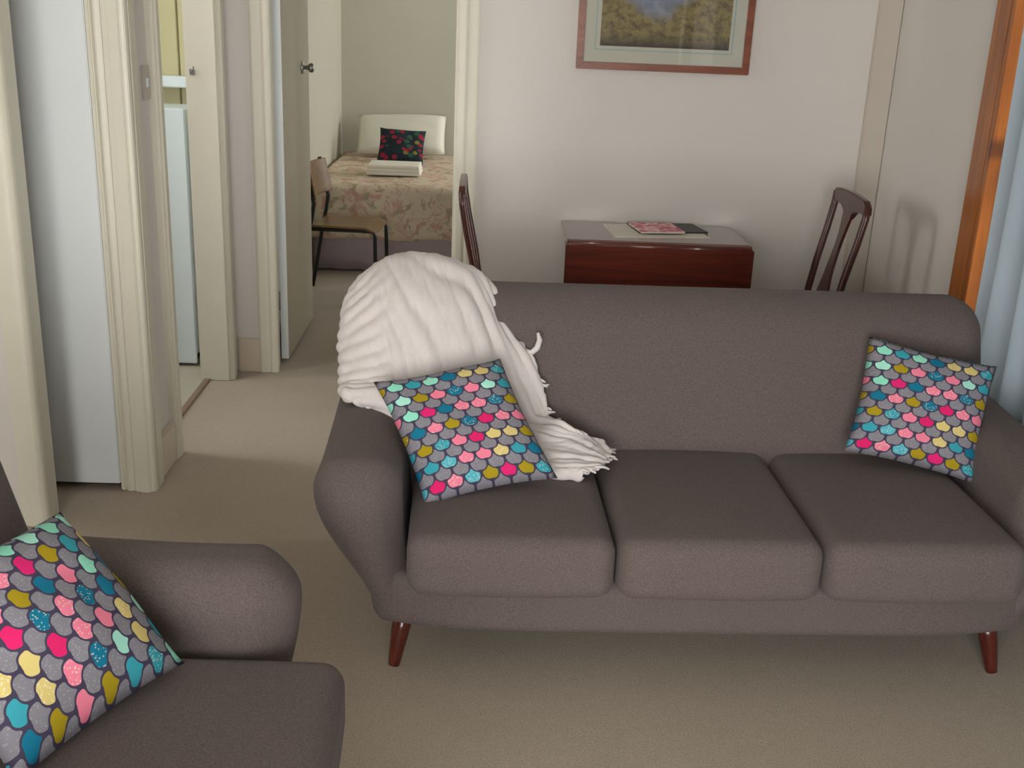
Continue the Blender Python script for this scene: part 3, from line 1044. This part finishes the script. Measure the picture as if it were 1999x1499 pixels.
frame_piece([(-PW, 0), (PW, 0), (PW - FWD, FWD), (-PW + FWD, FWD)], -0.026, 0.0)
frame_piece([(-PW, PH), (-PW + FWD, PH - FWD), (PW - FWD, PH - FWD), (PW, PH)], -0.026, 0.0)
frame_piece([(-PW, 0), (-PW + FWD, FWD), (-PW + FWD, PH - FWD), (-PW, PH)], -0.026, 0.0)
frame_piece([(PW, 0), (PW, PH), (PW - FWD, PH - FWD), (PW - FWD, FWD)], -0.026, 0.0)
MB().box(-PW + 0.02, PW - 0.02, -0.008, -0.002, 0.02, PH - 0.02).build('mount', MATBOARD, pf)
for bx in ((-0.293, 0.293, 0.0795, 0.0835), (-0.293, 0.293, PH - 0.0835, PH - 0.0795), (-0.293, -0.289, 0.0835, PH - 0.0835), (0.289, 0.293, 0.0835, PH - 0.0835)):
    MB().box(bx[0], bx[1], -0.0092, -0.0078, bx[2], bx[3]).build('mount_line', MATLINE, pf)
pv = [(-0.272, -0.0095, 0.097), (0.277, -0.0095, 0.097), (0.277, -0.0095, PH - 0.097), (-0.272, -0.0095, PH - 0.097)]
me = mesh_from('print', pv, [(0, 1, 2, 3)])
uvl = me.uv_layers.new(name='UVMap')
for lp, uv in zip(me.loops, [(0, 0), (1, 0), (1, 1), (0, 1)]):
    uvl.data[lp.index].uv = uv
link('print', me, PAINTING, pf)
MB().box(-PW + 0.024, PW - 0.024, -0.0165, -0.0145, 0.024, PH - 0.024).build('glazing', GLASS, pf)

# ------------------------------------------------------------------ curtain
cu = empty('curtain', (1.655, 3.53, 0))
tag(cu, 'pale blue gathered curtain hanging before the right-hand window', 'curtain')
ny, nz = 240, 20
cv, cf = [], []
for j in range(nz + 1):
    z = 0.03 + (2.26 - 0.03) * j / nz
    for i in range(ny + 1):
        q = i / ny
        y = -2.2 * q
        ph = q * 26 * math.pi + 0.8 * noise.noise(Vector((q * 9, 0, 0)))
        amp = 0.020 + 0.008 * noise.noise(Vector((q * 12, z * 0.6, 2)))
        cv.append((math.sin(ph) * amp + 0.012 * noise.noise(Vector((q * 30, z * 0.8, 7))), y + 0.012 * math.cos(ph) + 0.006 * noise.noise(Vector((q * 6, z, 3))), z))
for j in range(nz):
    for i in range(ny):
        cf.append((j * (ny + 1) + i, j * (ny + 1) + i + 1, (j + 1) * (ny + 1) + i + 1, (j + 1) * (ny + 1) + i))
link('drape', mesh_from('drape', cv, cf, True), CURTAIN, cu)
MB().tube([(0, 0.12, 2.28), (0, -2.3, 2.28)], 0.012, 12).build('rod', STEEL, cu, True)
for yy in (0.08, -2.25):
    MB().box(-0.008, 0.088, yy - 0.008, yy + 0.008, 2.272, 2.288).build('bracket', STEEL, cu)

# ------------------------------------------------------------------ bedroom: bed, pillow, cushion, towel, chair
bed = empty('bed', (-0.62, 7.0, 0))
tag(bed, 'single bed with cream floral quilt and lavender valance in the bedroom', 'bed')
vp, vf = [], []
nw = 90
path = []
for k in range(nw + 1):
    q = k / nw
    # u-shaped run: left side, foot, right side
    L1, L2 = 1.66, 0.94
    dst = q * (2 * L1 + L2)
    if dst < L1:
        p = (-0.47, L1 - dst + 0.02, (-1, 0))
    elif dst < L1 + L2:
        p = (-0.47 + dst - L1, 0.02, (0, -1))
    else:
        p = (0.47, dst - L1 - L2 + 0.02, (1, 0))
    path.append((p, dst))
for z in (0.012, 0.12, 0.25, 0.36):
    for (x, y, nn), dst in path:
        a = 0.012 * math.sin(dst * 38) * (1 - z / 0.4)
        vp.append((x + nn[0] * a, y + nn[1] * a, z))
for j in range(3):
    for i in range(nw):
        vf.append((j * (nw + 1) + i, j * (nw + 1) + i + 1, (j + 1) * (nw + 1) + i + 1, (j + 1) * (nw + 1) + i))
va = link('valance', mesh_from('valance', vp, vf, True), VALANCE, bed)
va.modifiers.new('thickness', 'SOLIDIFY').thickness = 0.006
MB().box(-0.45, 0.45, 0.05, 1.7, 0.06, 0.34).build('bed_base', VALANCE, bed)


def quilt_def(x, y, z):
    hem = max(0, (0.5 - z) / 0.3)
    w1 = 0.02 * math.sin(x * 14 + 1) * hem
    return (x * (1 + 0.03 * hem) + 0.004 * noise.noise(Vector((x * 6, y * 6, z * 6))), y - (w1 + 0.02 * hem if y < 0.1 else 0), z + 0.012 * noise.noise(Vector((x * 3, y * 3, 0))) + 0.02 * hem * noise.noise(Vector((x * 4, y * 2, 9))))


soft('quilt', QUILT, bed, -0.485, 0.485, -0.012, 1.72, 0.21, 0.56, 0.05, seg=4, mid=(24, 24, 6), deform=quilt_def)
for sx in (-1, 1):
    for yy in (0.1, 1.62):
        MB().tube([(sx * 0.4, yy, 0.0), (sx * 0.4, yy, 0.07)], 0.025, 12).build('leg', BLACKM, bed, True)
bp = pillow('bed_pillow', (-0.63, 8.50, 0.725), (0.66, 0.0, 0.02), (0.0, -0.22, -0.26), 0.16, WHITEF, 12, 20, 0.28, 0.02)
tag(bp, 'plump white pillow at the head of the bed', 'pillow')
bc = pillow('floral_cushion', (-0.605, 8.16, 0.675), (0.335, 0.0, -0.015), (-0.012, -0.16, -0.235), 0.12, FLORAL, 15, 20)
tag(bc, 'dark red and green floral cushion against the bed pillow', 'cushion')
tw = empty('folded_towel', (-0.60, 7.50, 0.573))
tag(tw, 'folded white towel lying on the floral quilt', 'towel')
for k in range(3):
    soft('fold', TOWEL, tw, -0.18 + 0.003 * k, 0.18 - 0.003 * k, -0.13, 0.13, 0.022 * k, 0.022 * k + 0.024, 0.011, seg=4, mid=(6, 6, 1))

bch = empty('bedroom_chair', (-0.785, 6.38, 0), R(90 - 6))
tag(bch, 'brown plywood chair with black tubular legs beside the bed', 'chair')
for s in (-1, 1):
    x = s * 0.165
    MB().tube([(x * 1.05, 0.255, 0.0), (x, 0.185, 0.38), (x, 0.165, 0.47), (x, 0.15, 0.56), (x, 0.17, 0.64), (x, 0.20, 0.78)], 0.0115, 10).build('rear_leg', BLACKM, bch, True)
    MB().tube([(x, 0.18, 0.415), (x, -0.17, 0.42), (x, -0.19, 0.412), (x, -0.198, 0.39), (x * 1.02, -0.205, 0.0)], 0.0115, 10).build('front_leg', BLACKM, bch, True)
MB().tube([(-0.165, -0.14, 0.413), (0.165, -0.14, 0.413)], 0.009, 8).build('stretcher', BLACKM, bch, True)
MB().tube([(-0.165, 0.17, 0.413), (0.165, 0.17, 0.413)], 0.009, 8).build('stretcher', BLACKM, bch, True)


def seat_def(x, y, z):
    return (x, y, z - 0.012 * (1 - (x / 0.19) ** 2) - (0.02 * smooth01((-0.14 - y) / 0.06)))


soft('seat', PLY, bch, -0.185, 0.185, -0.20, 0.17, 0.43, 0.444, 0.006, seg=2, mid=(14, 14, 1), deform=seat_def)


def brest_def(x, y, z):
    return (x, y + 0.035 * (1 - (x / 0.19) ** 2) + (z - 0.68) * 0.2, z)


soft('backrest', PLY, bch, -0.19, 0.19, 0.148, 0.16, 0.585, 0.775, 0.0055, seg=2, mid=(14, 1, 10), deform=brest_def)

# ------------------------------------------------------------------ room beyond the left doorway
cb = empty('white_cabinet', (-1.60, 4.90, 0))
tag(cb, 'tall plain white cabinet standing in the room beyond the left doorway', 'cabinet')
MB().box(-0.30, 0.30, 0.02, 0.30, 0.06, 1.165).build('body', ENAMEL, cb, bevel=0.004)
MB().box(-0.30, 0.30, 0.0, 0.018, 0.02, 1.17).build('door', ENAMEL, cb, bevel=0.004)
MB().box(-0.28, 0.27, 0.05, 0.28, 0.006, 0.06).build('plinth', DARKBLUE, cb)
bk = empty('bucket', (-1.262, 5.06, 0.006))
tag(bk, 'dark navy bucket beside the tall white cabinet', 'bucket')
MB().lathe([(0.026, 0.0), (0.03, 0.004), (0.034, 0.19), (0.036, 0.2), (0.033, 0.2), (0.028, 0.01), (0.0, 0.008)], 24).build('body', DARKBLUE, bk, True)
MB().tube([(0.034 * math.cos(a), -0.004, 0.195 + 0.03 * math.sin(a)) for a in arch(1)], 0.0022, 6).build('handle', STEEL, bk, True)

GLOW = NT('lamp_glow')
GLOW.b.inputs['Emission Color'].default_value = (0.93, 0.97, 1.0, 1)
GLOW.b.inputs['Emission Strength'].default_value = 60.0
GLOW = GLOW.m
lp_ = empty('added_ceiling_lamp', (-1.95, 4.06, CZ))  # unseen lamp, added to throw the light patch onto the hall carpet
tag(lp_, 'unseen round ceiling lamp added beyond the left doorway for the light patch in the hall', 'lamp')
MB().lathe([(0.0, 0.0), (0.12, 0.0), (0.12, -0.025), (0.0, -0.025)], 24).build('base', ENAMEL, lp_, True)
MB().lathe([(0.10, -0.025), (0.105, -0.04), (0.09, -0.07), (0.06, -0.09), (0.02, -0.1), (0.001, -0.1)], 24).build('diffuser', GLOW, lp_, True)
